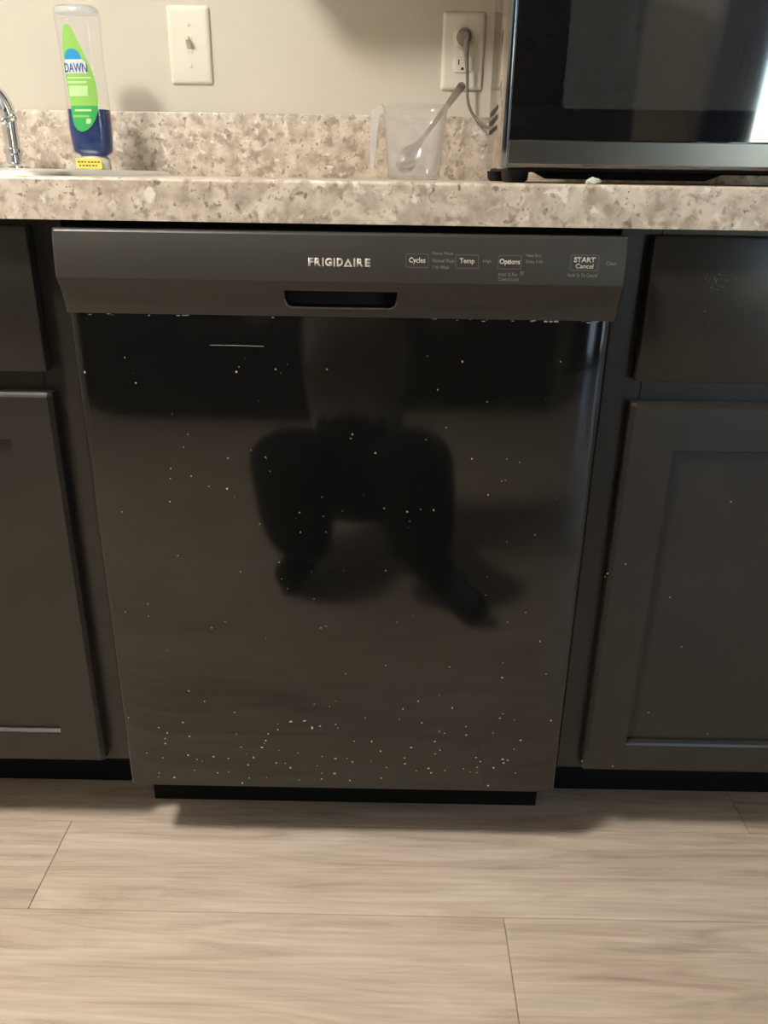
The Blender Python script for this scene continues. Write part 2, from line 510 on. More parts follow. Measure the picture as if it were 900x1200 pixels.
bxo('backsplash', 'granite', ct, CX0, CX1, .592, .6115, CZ0, 1.0137, .003)

# ================================================================== BASE CABINETS
FY = 0.019      # face frame plane
ZB = 0.131      # bottom of the face frame


def qr(y0, z1, r, n=5):
    return [(y0, z1 - r), (y0 + r * .27, z1 - r * .52), (y0 + r * .85, z1)]        # two small flats


def chamfer_bar(name, parent, x0, x1, z0, z1, y0, y1, inner, bev=0.0050, ib=0.0065):
    """door frame member; 'inner' is the side whose front edge slopes down to the panel"""
    b = B()
    if inner in ('top', 'bottom'):
        if inner == 'top': pf = [(y1, z0), (y0 + .002, z0), (y0, z0 + .002)] + qr(y0, z1, ib) + [(y1, z1)]
        else: pf = [(y1, z0), (y0 + .0012, z0), (y0, z0 + .0012)] + qr(y0, z1, bev) + [(y1, z1)]
        prism_x(b, pf, x0, x1)
    else:
        if inner == 'right': pf = [(x0, y1), (x0, y0 + bev), (x0 + bev, y0), (x1, y0), (x1, y1)]
        else: pf = [(x1, y1), (x1, y0 + bev), (x1 - bev, y0), (x0, y0), (x0, y1)]
        loft(b, [[(x, max(y, y0 + dy), z) for x, y in pf] for z, dy in [(z0, .002), (z0 + .002, 0)] + [(z_, y_ - y0) for y_, z_ in qr(y0, z1, bev)]])
    return obj(name, b, 'espresso_wood', parent)


def shaker_door(parent, x0, x1, z0, z1, hinge=None):
    SW = 0.056
    d = bxo('door', 'espresso_wood', parent, x0 + SW - .01, x1 - SW + .01, .0085, .017, z0 + SW - .012, z1 - SW + .01)
    chamfer_bar('stile', d, x0, x0 + SW, z0, z1, 0, .0188, 'right')
    chamfer_bar('stile', d, x1 - SW, x1, z0, z1, 0, .0188, 'left')
    chamfer_bar('rail', d, x0 + SW, x1 - SW, z0, z0 + SW - .005, 0, .0188, 'top')
    chamfer_bar('rail', d, x0 + SW, x1 - SW, z1 - SW - .002, z1, 0, .0188, 'bottom')
    return d


def base_cabinet(x0, x1, label, fronts, hollow=False, drawers=True):
    """fronts: list of (left, right) door edges"""
    t = thing('base_cabinet', label, 'cabinet', ((x0 + x1) / 2, .3, 0), 'base cabinets under the countertop')
    W = 'espresso_wood'
    bxo('side_panel', W, t, x0, x0 + .016, FY + .019, .605, ZB, CZ0 - .0005)
    bxo('side_panel', W, t, x1 - .016, x1, FY + .019, .605, ZB, CZ0 - .0005)
    bxo('bottom_panel', 'espresso_inside', t, x0 + .016, x1 - .016, FY + .019, .605, ZB, ZB + .016)
    bxo('back_panel', 'espresso_inside', t, x0 + .016, x1 - .016, .597, .605, ZB + .016, CZ0 - .04)
    bxo('toe_kick', 'toe_kick_black', t, x0, x1, .122, .138, 0.0005, ZB)
    S = .045
    bxo('stile', W, t, x0, x0 + S, FY, FY + .019, ZB, CZ0 - .0005, .0008, 1)
    bxo('stile', W, t, x1 - S, x1, FY, FY + .019, ZB, CZ0 - .0005, .0008, 1)
    for z0, z1 in ((ZB, ZB + .04), (.668, .716), (.848, CZ0 - .0005)):
        bxo('rail', W, t, x0 + S, x1 - S, FY + .0002, FY + .019, z0, z1, .0008, 1)
    for a, c in fronts:
        shaker_door(t, a, c, .1425, .6785)
        if drawers:
            b = B(); box(b, a, c, 0, .0188, .7035, .8645, .003, 2)
            obj('drawer_front', b, W, t, smooth=True, angle=35)
    return t


XL, XR = -0.3395, 0.3415
base_cabinet(-1.220, -0.3075, 'dark brown two-door sink base cabinet beside the dishwasher, under the steel sink',
             [(-1.19, -.768), (-.764, XL)])
base_cabinet(0.3095, 0.770, 'dark brown one-door base cabinet with drawer beside the dishwasher, under the microwave', [(XR, .742)])
base_cabinet(0.771, 1.232, 'dark brown one-door base cabinet at the open end of the counter', [(.80, 1.203)])
base_cabinet(-1.60, -1.221, 'narrow dark brown base cabinet in the corner by the wall, next to the sink cabinet', [(-1.575, -1.25)])

# ================================================================== DISHWASHER
dw = thing('dishwasher', 'black built-in dishwasher with glossy speckled door and printed control console', 'dishwasher', (0.002, .28, 0))
DXL, DXR = -0.2985, 0.3005
bxo('tub', 'toe_kick_black', dw, -.2965, .2985, .03, .585, .10, .860)
bxo('mounting_strip', 'toe_kick_black', dw, -.300, .302, .012, .05, .861, .8715)
# door panel: flat front, gently rolled back at its sides
xs = []
for i in range(41):
    xs.append(DXL + (DXR - DXL) * i / 40)
ext = [DXL + .0012, DXL + .003, DXL + .006, DXL + .010]
xs = sorted(set(xs + ext + [DXL + DXR - e for e in ext]))


def panel_y(x):
    d = min(x - DXL, DXR - x)
    y = -.020
    if d < .045: y += .0022 * ((.045 - d) / .045) ** 2.2
    if d < .0045: y += .0045 - math.sqrt(max(0, .0045 ** 2 - (.0045 - d) ** 2))
    return y


prof = [(x, panel_y(x)) for x in xs] + [(DXR, .028), (DXL, .028)]
b = B(); loft(b, [[(x, y + (.003 if z < .1185 else 0), z) for x, y in prof] for z in (.1175, .1195, .7775)])
door = obj('door_panel', b, 'enamel_black', dw, smooth=True, angle=50)
bxo('kick_plate', 'toe_kick_black', dw, -.3035, .3005, .082, .096, .0006, .1165)
# console
CY = -.037
CL, CR = -.300, .3062


def console_prof():
    P = [(.028, .7755), (-.0205, .7755), (-.0215, .7785), (-.0225, .785), (-.0255, .794), (-.0305, .8035), (-.0360, .8115), (-.0378, .8150),
         (-.0378, .8165), (-.0375, .826), (-.0368, .836), (-.0356, .846), (-.0340, .854), (-.0325, .8595)]
    for i in range(1, 5):
        a = math.radians(90 * i / 4)
        P.append((-.0325 + .0045 * (1 - math.cos(a)), .8595 + .0045 * math.sin(a)))
    P.append((.028, .8645))
    return P


def face_y(z):
    P = console_prof()[1:14]
    for (y0, z0), (y1, z1) in zip(P[:-1], P[1:]):
        if z0 <= z <= z1: return y0 + (y1 - y0) * (z - z0) / (z1 - z0)
    return -.036


b = B()
P = console_prof()
cols = [(CL, .004), (CL + .0012, .0016), (CL + .0035, 0), (CR - .0035, 0), (CR - .0012, .0016), (CR, .004)]
loft(b, [[(x, min(y + dy, .028), z) for y, z in P] for x, dy in cols])
bmesh.ops.recalc_face_normals(b, faces=b.faces)
con = obj('console', b, 'console_black', dw)
# hand pocket cut into the lower lip, its shade deepened by a blacker colour
b = B(); prism_y(b, [(-.0575, .8042), (.0640, .8042), (.0640, .7935), (.0620, .7882), (.0580, .7857), (-.0515, .7857), (-.0555, .7882), (-.0575, .7935)], -.07, .004)
cut = obj('cut', b, 'pocket_shade', dw)
mod = con.modifiers.new('b', 'BOOLEAN'); mod.operation = 'DIFFERENCE'; mod.object = cut; mod.solver = 'EXACT'
try: mod.material_mode = 'TRANSFER'
except Exception: pass
bpy.context.view_layer.update()
me = bpy.data.meshes.new_from_object(con.evaluated_get(bpy.context.evaluated_depsgraph_get()))
con.modifiers.clear(); con.data = me
for p_ in me.polygons: p_.use_smooth = True
me.set_sharp_from_angle(angle=math.radians(18))
bpy.data.objects.remove(cut)
# lower lip of the pocket, its highlight put into a lighter grey
b = B()
lipz = [(-.0575, .7945), (-.0560, .7885), (-.0515, .7853), (-.02, .7850), (.02, .7850), (.0580, .7853), (.0625, .7885), (.0640, .7945)]
tube(b, [(x, face_y(z) + .0002, z) for x, z in lipz], .0011, 8)
obj('pocket_lip_highlight', b, 'lip_highlight', con, smooth=True)


def surf(off):
    return lambda x, z: face_y(z) - off


def lettering(s, x0, x1, z0, z1, m='print_white', bold=0.0, parent=con, name='lettering'):
    return obj(name, text_bm(s, x0, x1, z0, z1, 0, bold, surf=surf(.0002)), m, parent)


def outline(x0, x1, z0, z1, th, r):
    b = B()
    o_ = rounded_rect(x0, x1, z0, z1, r); i_ = rounded_rect(x0 + th, x1 - th, z0 + th, z1 - th, max(r - th, .0003))
    A = [b.verts.new((x, face_y(z) - .0004, z)) for x, z in o_]; C = [b.verts.new((x, face_y(z) - .0004, z)) for x, z in i_]
    A2 = [b.verts.new((x, face_y(z) + .0002, z)) for x, z in o_]; C2 = [b.verts.new((x, face_y(z) + .0002, z)) for x, z in i_]
    n = len(A)
    for i in range(n):
        j = (i + 1) % n
        b.faces.new((A[i], A[j], C[j], C[i])); b.faces.new((A2[i], A2[j], A[j], A[i])); b.faces.new((C[i], C[j], C2[j], C2[i]))
    return obj('button_outline', b, 'button_line', con)


# maker's name: letters with a triangular A
zb, zt = .8304, .8389
spans = [('F', -.0303, -.0250), ('R', -.0240, -.0178), ('I', -.0166, -.0151), ('G', -.0138, -.0070), ('I', -.0056, -.0041), ('D', -.0024, .0038),
         None, ('I', .0139, .0154), ('R', .0172, .0234), ('E', .0250, .0302)]
sc = (.0352 + .0303) / (.0302 + .0303)
for s in spans:
    if s is None: continue
    ch, a, c = s
    a = -.0303 + (a + .0303) * sc; c = -.0303 + (c + .0303) * sc
    if ch == 'I':
        b = B(); box(b, a, c, face_y(.835) - .0006, face_y(.835) + .0003, zb, zt); obj('letter', b, 'print_white', con)
    else:
        obj('letter', text_bm(ch, a, c, zb, zt, 0, .05, surf=surf(.0002)), 'print_white', con)
a = -.0303 + (.0042 + .0303) * sc; c = -.0303 + (.0128 + .0303) * sc; mx_ = (a + c) / 2
b = B()
tri = [(a, zb), (c, zb), (mx_, zt)]; ti = [(a + .0026, zb + .0015), (c - .0026, zb + .0015), (mx_, zt - .0034)]
A = [b.verts.new((x, face_y(z) - .0005, z)) for x, z in tri]; C = [b.verts.new((x, face_y(z) - .0005, z)) for x, z in ti]
A2 = [b.verts.new((x, face_y(z) + .0002, z)) for x, z in tri]; C2 = [b.verts.new((x, face_y(z) + .0002, z)) for x, z in ti]
for i in range(3):
    j = (i + 1) % 3
    b.faces.new((A[i], A[j], C[j], C[i])); b.faces.new((A2[i], A2[j], A[j], A[i])); b.faces.new((C[i], C[j], C2[j], C2[i]))
obj('letter', b, 'print_white', con)
# buttons and their print
outline(.0720, .0965, .8303, .8445, .0009, .0018); lettering('Cycles', .0758, .0929, .8338, .8408, bold=.02)
outline(.1245, .1490, .8303, .8445, .0009, .0018); lettering('Temp', .1288, .1446, .8342, .8408, bold=.02)
outline(.1692, .1938, .8303, .8445, .0009, .0018); lettering('Options', .1707, .1922, .8340, .8408, bold=.02)
outline(.2450, .2746, .8300, .8460, .0009, .0018)
lettering('START', .2486, .2712, .8384, .8437, bold=.03); lettering('Cancel', .2508, .2694, .8324, .8371, bold=.01)
for s, x0_, x1_, z in (('Heavy Wash', .1005, .1218, .8442), ('Normal Wash', .1005, .1232, .8374), ('1 Hr Wash', .1006, .1180, .8308),
                       ('High', .1535, .1622, .8372), ('Heat Dry', .1985, .2140, .8436), ('Delay 4 Hr', .1985, .2165, .8374),
                       ('Hold 3s For', .1706, .1905, .8246), ('Control Lock', .1703, .1922, .8198),
                       ('Hold 3s To Cancel', .2432, .2742, .8250), ('Clean', .2830, .2926, .8374)):
    lettering(s, x0_, x1_, z - .0012, z + .0024, 'print_grey')
b = B(); tube(b, [(.1948 + .0016 * math.cos(t), face_y(.8268) - .0004, .8268 + .0016 * math.sin(t)) for t in [i * math.pi / 5 for i in range(11)]], .0003, 6)
obj('lock_symbol', b, 'print_grey', con)

# dried specks stuck on the door (flat crumbs)
b = B(); rs = random.Random(5)


def speck(bm, x, z, r, y=None, sx=1.0, sz=1.0):
    y = panel_y(x) if y is None else y
    n = 6; ph = rs.random() * 6
    ring = [bm.verts.new((x + sx * r * rs.uniform(.6, 1.15) * math.cos(ph + i * math.pi / 3), y, z + sz * r * rs.uniform(.6, 1.15) * math.sin(ph + i * math.pi / 3))) for i in range(n)]
    t = bm.verts.new((x, y - min(r * .6, .0009), z))
    for i in range(n): bm.faces.new((ring[i], ring[(i + 1) % n], t))


named = [(99, 437, 2.2), (146, 419, 1.8), (159, 449, 1.6), (277, 436, 2.6), (280, 430, 1.6), (323, 433, 1.8), (383, 433, 1.6), (513, 457, 1.8), (542, 424, 1.8),
         (571, 471, 1.4), (657, 424, 1.6), (413, 509, 1.8), (411, 514, 1.2), (440, 531, 2.0), (553, 538, 2.0), (523, 501, 1.7), (311, 536, 1.8), (267, 537, 2.0),
         (266, 573, 2.4), (199, 588, 2.0), (215, 524, 1.6), (245, 570, 1.5), (224, 558, 1.4), (351, 601, 1.6), (379, 605, 1.2), (352, 624, 1.3), (401, 599, 1.2),
         (450, 596, 1.6), (493, 597, 1.6), (508, 598, 1.8), (477, 600, 2.2), (480, 611, 1.4), (452, 669, 1.8), (327, 659, 1.5), (368, 702, 1.3), (337, 690, 1.2),
         (594, 538, 1.4), (609, 542, 1.4), (588, 564, 1.4), (572, 580, 1.4), (594, 635, 1.4), (627, 627, 1.7), (571, 676, 1.2), (633, 752, 2.0), (616, 718, 1.2),
         (376, 736, 1.4), (382, 734, 1.2), (248, 736, 1.5), (143, 600, 1.2), (200, 549, 1.1), (366, 853, 3.0), (375, 851, 2.2), (222, 863, 2.2), (572, 921, 2.6),
         (530, 830, 2.2), (490, 822, 2.0), (640, 790, 1.6), (646, 845, 1.8), (284, 918, 2.2), (255, 906, 2.2), (297, 888, 2.4), (410, 915, 2.4), (413, 893, 2.0),
         (150, 842, 1.5), (172, 883, 1.6), (452, 780, 1.5), (527, 782, 1.5), (405, 790, 1.3)]
for u, v, r in named:
    q = pix(u, v, 1, -.0205)
    speck(b, q.x, q.z, r * .00062, sz=rs.choice((1, 1, 1.5)))
for i in range(95):
    v = 915 - abs(rs.gauss(0, 52)); u = rs.uniform(180, 612)
    if v < 730: continue
    q = pix(u, v, 1, -.0205)
    if q.z > .122: speck(b, q.x, q.z, rs.choice((.0007, .0009, .0011, .0014)), sx=rs.uniform(.8, 1.7))
for i in range(42):
    u = rs.uniform(125, 660); v = rs.uniform(400, 860); q = pix(u, v, 1, -.0205)
    if abs(q.x) < .29: speck(b, q.x, q.z, rs.choice((.0005, .0006, .0008)))
tag(obj('dried_specks', b, 'dried_speck', door), 'cream dried food specks, densest near the bottom', kind='stuff')
# chipped, peeling film along the top edge of the panel and one scratch
b = B()
for i in range(26):
    u = rs.choice((rs.uniform(85, 330), rs.uniform(505, 700), rs.uniform(600, 700)))
    q = pix(u, 369 + (u - 80) * .0105, 1, -.0205); speck(b, q.x, .7745 + rs.uniform(-.0012, .0005), rs.choice((.0006, .0009, .0012)), sx=rs.uniform(1.5, 3.5), sz=.5)
for u in (640, 646, 652, 700):
    q = pix(u, 377, 1, -.0205); speck(b, q.x, q.z, .0016, sx=1.8, sz=.9)
q0 = pix(246, 404.5, 1, -.0202); q1 = pix(309, 406, 1, -.0202)
tube(b, [(q0.x, -.0200, q0.z), ((q0.x + q1.x) / 2, -.0201, (q0.z + q1.z) / 2 + .0003), (q1.x, -.0200, q1.z)], .00035, 5)
tag(obj('film_edge', b, 'chip_white', door), 'whitish chipped film edge along the top of the door panel', kind='stuff')

# greyish smudges on the cabinet beside the dishwasher
rc_ = [o for o in bpy.data.objects if o.name.startswith('base_cabinet') and 'microwave' in o.get('label', '')][0]
df = [c for c in rc_.children if c.name.startswith('drawer_front')][0]; dd = [c for c in rc_.children if c.name.startswith('door')][0]
b = B()
for i in range(34):
    q = pix(rs.gauss(838, 9), rs.gauss(328, 7), 1, 0); speck(b, q.x, q.z, rs.choice((.0005, .0008)), y=0.0)
for u, v in ((832, 382), (826, 365), (848, 446)):
    q = pix(u, v, 1, 0); speck(b, q.x, q.z, .0010, y=0.0)
tag(obj('smudge', b, 'smudge_grey', df), kind='stuff')
b = B()
for u, v in ((712, 672), (709, 676), (733, 661), (682, 892), (718, 898)):
    q = pix(u, v, 1, 0); speck(b, q.x, q.z, .0011, y=0.0, sx=1.4)
for u, v in ((785, 700), (799, 758), (760, 835), (829, 860), (857, 588)):
    q = pix(u, v, 1, .0085); speck(b, q.x, q.z, .0010, y=.0085, sx=1.4)
tag(obj('dried_specks', b, 'dried_speck', dd), kind='stuff')

# ================================================================== SINK, FAUCET, BOTTLE
sk = thing('kitchen_sink', 'stainless steel drop-in sink with raised rim set in the countertop', 'sink', (-.63, .29, CZ1))
SX0, SX1, SY0, SY1 = -.958, -.306, .032, .548
ZR = .9212


def rr3(x0, x1, y0, y1, r, z, n=6): return [(x, y, z) for x, y in rounded_rect(x0, x1, y0, y1, r, n)]


b = B()
loft(b, [rr3(SX0, SX1, SY0, SY1, .045, CZ1 + .0002), rr3(SX0 + .003, SX1 - .003, SY0 + .003, SY1 - .003, .045, ZR - .0025),
         rr3(SX0 + .010, SX1 - .010, SY0 + .010, SY1 - .010, .041, ZR), rr3(SX0 + .030, SX1 - .030, SY0 + .028, .430, .055, ZR),
         rr3(SX0 + .034, SX1 - .034, SY0 + .032, .426, .055, ZR - .006), rr3(SX0 + .045, SX1 - .045, SY0 + .043, .415, .06, .745),
         rr3(SX0 + .075, SX1 - .075, SY0 + .073, .385, .05, .735)], cap=False)
bmesh.ops.holes_fill(b, edges=[e for e in b.edges if e.is_boundary and all(v.co.z < .74 for v in e.verts)], sides=0)
obj('basin', b, 'steel', sk, smooth=True, angle=50)
b = B(); lathe(b, [(.042, .7352), (.042, .738), (.034, .738), (.030, .7356)], -.63, .23, 24); obj('drain', b, 'chrome', sk, smooth=True)

FX, FYc = -.5535, .492
fa = thing('faucet', 'chrome kitchen faucet with curved spout standing on the sink deck', 'faucet', (FX, FYc, ZR))
b = B(); lathe(b, [(.021, ZR), (.021, ZR + .004), (.018, ZR + .007), (.0125, ZR + .009), (.0120, ZR + .020), (.0150, ZR + .023), (.0150, ZR + .029), (.0115, ZR + .031)], FX, FYc, 28)
obj('base', b, 'chrome', fa, smooth=True)
b = B()
path = [(FX, FYc, ZR + .028), (FX, FYc, ZR + .060), (FX - .001, FYc, ZR + .088), (FX - .014, FYc - .010, ZR + .112), (FX - .040, FYc - .032, ZR + .126),
        (FX - .075, FYc - .075, ZR + .124), (FX - .100, FYc - .115, ZR + .105), (FX - .112, FYc - .135, ZR + .075)]
tube(b, smooth_path(path, 5), .0118, 18); obj('spout', b, 'chrome', fa, smooth=True)
b = B(); lathe(b, [(.013, ZR + .050), (.0145, ZR + .056), (.0145, ZR + .068), (.013, ZR + .074)], FX - .112, FYc - .135, 18); obj('nozzle', b, 'chrome', fa, smooth=True)
b = B(); tube(b, [(FX, FYc - .010, ZR + .066), (FX + .009, FYc - .028, ZR + .070)], .004, 10); sphere(b, (FX + .004, FYc - .026, ZR + .068), .0072)
sphere(b, (FX + .016, FYc - .020, ZR + .074), .0068); tube(b, [(FX + .004, FYc - .026, ZR + .068), (FX + .016, FYc - .020, ZR + .074)], .0035, 8)
obj('handle', b, 'chrome', fa, smooth=True)

# inverted dish-soap bottle
BX, BY = -.4235, .492
bt = thing('soap_bottle', 'upside-down clear dish soap bottle with green leaf label and blue liquid, behind the sink', 'bottle', (BX, BY, ZR))
# (z, centre x, half width, half depth)
BP = [(.9415, -.4230, .0180, .0140), (.9445, -.4232, .0270, .0190), (.9480, -.4236, .0305, .0205), (.9600, -.4240, .0325, .0215), (.9800, -.4240, .0335, .0220),
      (1.000, -.4238, .0335, .0220), (1.030, -.4240, .0322, .0215), (1.060, -.4248, .0315, .0210), (1.090, -.4255, .0318, .0210), (1.120, -.4260, .0330, .0215),
      (1.138, -.4262, .0338, .0218), (1.1455, -.4262, .0325, .0205), (1.1490, -.4262, .0270, .0165), (1.1500, -.4262, .0150, .0090)]


def bint(z):
    if z <= BP[0][0]: return BP[0][1:]
    for a, c in zip(BP[:-1], BP[1:]):
        if a[0] <= z <= c[0]:
            t = (z - a[0]) / (c[0] - a[0]); return tuple(a[i] + (c[i] - a[i]) * t for i in (1, 2, 3))
    return BP[-1][1:]


def bring(z, shrink=0.0, n=32):
    cx, hw, hd = bint(z); hw -= shrink; hd -= shrink; R = []
    for i in range(n):
        a = 2 * math.pi * i / n; c, s = math.cos(a), math.sin(a)
        R.append((cx + hw * math.copysign(abs(c) ** .8, c), BY + hd * math.copysign(abs(s) ** .8, s), z))
    return R


def bsurf(x, z, off=.0005):
    cx, hw, hd = bint(z); t = max(0.0, 1 - min(1, abs(x - cx) / hw) ** 2.5)
    return BY - hd * t ** .4 - off


b = B(); loft(b, [bring(p[0]) for p in BP]); obj('bottle_shell', b, 'bottle_clear', bt, smooth=True)
b = B(); loft(b, [bring(z, .0016) for z in (1.1385, 1.142, 1.1455, 1.148)]); obj('base_highlight', b, 'cup_handle', bt, smooth=True)  # milky disc in the base, whitish colour standing in for the top's highlight
LZ = 1.0085
b = B(); loft(b, [bring(z, .0012) for z in [.9405, .943, .948, .955, .965, .98, .995, LZ]]); obj('liquid', b, 'soap_blue', bt, smooth=True, angle=60)
b = B(); loft(b, [[(BX + rx * math.cos(a), BY + ry * math.sin(a), z) for a in [2 * math.pi * i / 28 for i in range(28)]] for rx, ry, z in
                  ((.0255, .0175, ZR), (.0260, .018, ZR + .002), (.0250, .0172, ZR + .016), (.021, .0155, ZR + .0195), (.0165, .013, ZR + .0215))])
obj('cap', b, 'cap_milky', bt, smooth=True)
# label pieces are strips bent to the bottle's front
YL = BY - .021


def px2(u, v):
    q = pix(u, v, 1, YL); return q.x, q.z


def strip(name, rows, m, parent, off, nx=8):
    """rows: (u_left, u_right, v) in photograph pixels"""
    b = B(); g = []
    for ul, ur, v in rows:
        x0, z0 = px2(ul, v); x1, z1 = px2(ur, v)
        line = []
        for i in range(nx + 1):
            x = x0 + (x1 - x0) * i / nx; z = z0 + (z1 - z0) * i / nx
            cx, hw, hd = bint(z); x = max(cx - hw * .985, min(cx + hw * .985, x))
            line.append(b.verts.new((x, bsurf(x, z, off), z)))
        g.append(line)
    for a, c in zip(g[:-1], g[1:]):
        for i in range(nx): b.faces.new((a[i], a[i + 1], c[i + 1], c[i]))
    return obj(name, b, m, parent, smooth=True)


LB = [(76, 79, 28), (73.5, 83, 32), (72.5, 87, 40), (72, 92, 50), (72.5, 97, 60), (73.5, 101.5, 70), (74.5, 106, 80), (76, 109.5, 90), (78, 112, 100), (80, 113.5, 110),
      (82, 114.5, 120), (83.5, 114.3, 130), (85, 112, 140), (87, 108.5, 147), (91, 103.5, 152), (95, 99, 154.3)]


def lab_edge(v):
    for a, c in zip(LB[:-1], LB[1:]):
        if a[2] <= v <= c[2]:
            t = (v - a[2]) / (c[2] - a[2]); return a[0] + (c[0] - a[0]) * t, a[1] + (c[1] - a[1]) * t
    return LB[-1][:2]


label = strip('label', LB, 'label_green', bt, .0006)
strip('label_panel', [(*lab_edge(v), v) for v in (124, 128, 134, 140, 147, 152, 154.2)], 'label_deep_green', label, .0009)
strip('label_panel', [(80, 86, 57), (76.5, 91, 60), (75, 94, 65), (75.5, 95.5, 70)], 'label_blue', label, .0009)
strip('label_panel', [(75, 95.5, 69.5), (75, 100, 73), (75, 102, 80), (75.5, 103, 86)], 'label_white', label, .0010)
strip('label_panel', [(78, 106, 90), (78, 107, 92)], 'label_pale', label, .0009)
strip('label_panel', [(78.5, 102, 95), (79, 102, 97.5)], 'label_pale', label, .0009)
strip('label_panel', [(80, 103, 100.5), (81.5, 103.5, 113)], 'label_pale', label, .0009)
strip('label_panel', [(88, 107.5, 128), (88, 107.5, 130.5)], 'label_pale', label, .0012)
strip('label_panel', [(86, 105, 135), (86, 105, 137.5)], 'label_green', label, .0012)
strip('label_panel', [(102, 107, 139), (101.5, 107.5, 142), (102, 106.5, 145)], 'label_pale', label, .0012)
xa, za = px2(75.5, 84.5); xb, zbm = px2(101.5, 74.0)
obj('lettering', text_bm('DAWN', xa, xb, za, zbm, 0, .01, surf=lambda x, z: bsurf(x, z, .0014)), 'label_navy', label)
YT = BY - .0185
b = B(); box(b, -.4475, -.4065, YT - .0006, YT + .0006, ZR + .0018, ZR + .0165, .0004, 1); tg = obj('cap_tag', b, 'tag_yellow', bt)
b = B()
for zc_, n_ in ((ZR + .0115, 7), (ZR + .0062, 6)):
    for i in range(n_):
        x = -.4445 + .0052 * i + (0 if n_ == 7 else .0015)
        box(b, x, x + rs.uniform(.0030, .0044), YT - .0009, YT - .0005, zc_ - .0012, zc_ + .0012)
obj('tag_print', b, 'tag_ink', tg)

# ================================================================== SWITCH, OUTLET
WY = YB
sx, sz = -.2835, 1.1145


def plate(t, cx, cz, w_=.0699, h_=.1143):
    b = B()
    lvl = [(0, 0), (.0, .0025), (.0025, .0050), (.006, .0058)]
    loft(b, [[(x, WY - d, z) for x, z in rounded_rect(cx - w_ / 2 + i, cx + w_ / 2 - i, cz - h_ / 2 + i, cz + h_ / 2 - i, .004, 3)] for i, d in lvl])
    return obj('cover_plate', b, 'white_plastic', t, smooth=True, angle=50)


def screw(p, cx, cz):
    b = B(); loft(b, [[(cx + r * math.cos(a), WY - d, cz + r * math.sin(a)) for a in [2 * math.pi * i / 14 for i in range(14)]] for r, d in ((.0034, .0055), (.0034, .0066), (.0022, .0071))])
    box(b, cx - .0028, cx + .0028, WY - .00715, WY - .0070, cz - .0004, cz + .0004)
    obj('screw', b, 'white_plastic', p, smooth=True)


t = thing('light_switch', 'off-white toggle light switch plate on the wall above the backsplash', 'light switch', (sx, WY, sz))
pl_ = plate(t, sx, sz); screw(pl_, sx, sz + .030); screw(pl_, sx, sz - .030)
bxo('switch_slot', 'white_plastic', t, sx - .0052, sx + .0052, WY - .0066, WY - .0054, sz - .0122, sz + .0122, .0006, 1)
b = B(); loft(b, [[(sx + a * .0038 * s, WY - .006 - d, sz + zc_ + c * .0042 * s) for a, c in ((-1, -1), (1, -1), (1, 1), (-1, 1))] for d, zc_, s in ((0, 0, 1.1), (.006, .003, 1), (.0125, .0075, .85), (.014, .0085, .6))])
obj('toggle', b, 'white_plastic', t, smooth=True, angle=30)

ox, oz = .1700, 1.1112
t = thing('wall_outlet', 'white duplex wall outlet with a grey plug in its upper socket', 'outlet', (ox, WY, oz))
pl_ = plate(t, ox, oz); screw(pl_, ox, oz)
for dz in (.0195, -.0195):
    b = B(); loft(b, [[(ox + s * .0170 * math.cos(a), WY - d, oz + dz + s * max(-.0118, min(.0118, .0170 * math.sin(a)))) for a in [2 * math.pi * i / 32 for i in range(32)]] for s, d in ((1, .0050), (1, .0072), (.94, .0078))])
    rc = obj('receptacle', b, 'white_plastic', t, smooth=True, angle=40)
    for dx, h_ in ((-.0063, .0040), (.0063, .0034)):
        bxo('slot', 'slot_dark', rc, ox + dx - .0009, ox + dx + .0009, WY - .0081, WY - .0075, oz + dz + .0035 - h_, oz + dz + .0035 + h_)
    b = B(); loft(b, [[(ox + .0026 * math.cos(a), y, oz + dz - .0065 + .0026 * max(-.6, math.sin(a))) for a in [2 * math.pi * i / 14 for i in range(14)]] for y in (WY - .0075, WY - .0081)])
    obj('ground_hole', b, 'slot_dark', rc)

# ================================================================== MICROWAVE (turned slightly towards the room's left)
mw = thing('microwave', 'black countertop microwave with glossy dark glass door and steel bottom strip', 'microwave', (.1812, .080, CZ1))
mw.rotation_euler = (0, 0, math.radians(-2.7))
MW, MD, MH, F0 = .505, .365, .285, .0150       # local: x right, y back, z up from the counter
T_ = F0 + MH
b = B(); box(b, .004, MW - .004, .030, MD, F0 + .001, T_ - .001, .003, 2); case = obj('casing', b, 'microwave_side', mw, smooth=True, local=True, angle=35)
b = B()
for i in range(3):
    box(b, .0034, .0046, MD - .185, MD - .028, .064 + .012 * i, .0695 + .012 * i)
v_ = obj('vent_slot', b, 'slot_dark', case, local=True)
bxo('underside', 'rubber', mw, .010, MW - .010, .034, MD - .006, F0 - .0015, F0 + .003, local=True)
# door
b = B(); box(b, .0, .385, .0, .029, F0 + .0010, T_ - .0005, .0025, 2); dr_ = obj('door', b, 'microwave_black', mw, smooth=True, local=True, angle=35)
bxo('edge_trim', 'microwave_edge', dr_, -.0014, .0050, -.0016, .026, F0 + .0008, T_ - .0003, .0008, 2, local=True)
bxo('glass', 'microwave_black', dr_, .0056, .3835, -.0020, -.0001, F0 + .0300, T_ - .003, .0004, 1, local=True)
wb = B()
prism_y(wb, rounded_rect(.0620, .3300, F0 + .0615, T_ - .045, .003, 3), -.0024, -.0019); obj('window', wb, 'microwave_window', dr_, local=True)
bxo('steel_strip', 'microwave_steel', dr_, .0056, .3835, -.0026, -.0001, F0 + .0048, F0 + .0290, .0006, 1, local=True)
cpn = bxo('control_panel', 'microwave_black', mw, .387, MW, .0, .029, F0 + .0010, T_ - .0005, .0025, local=True)
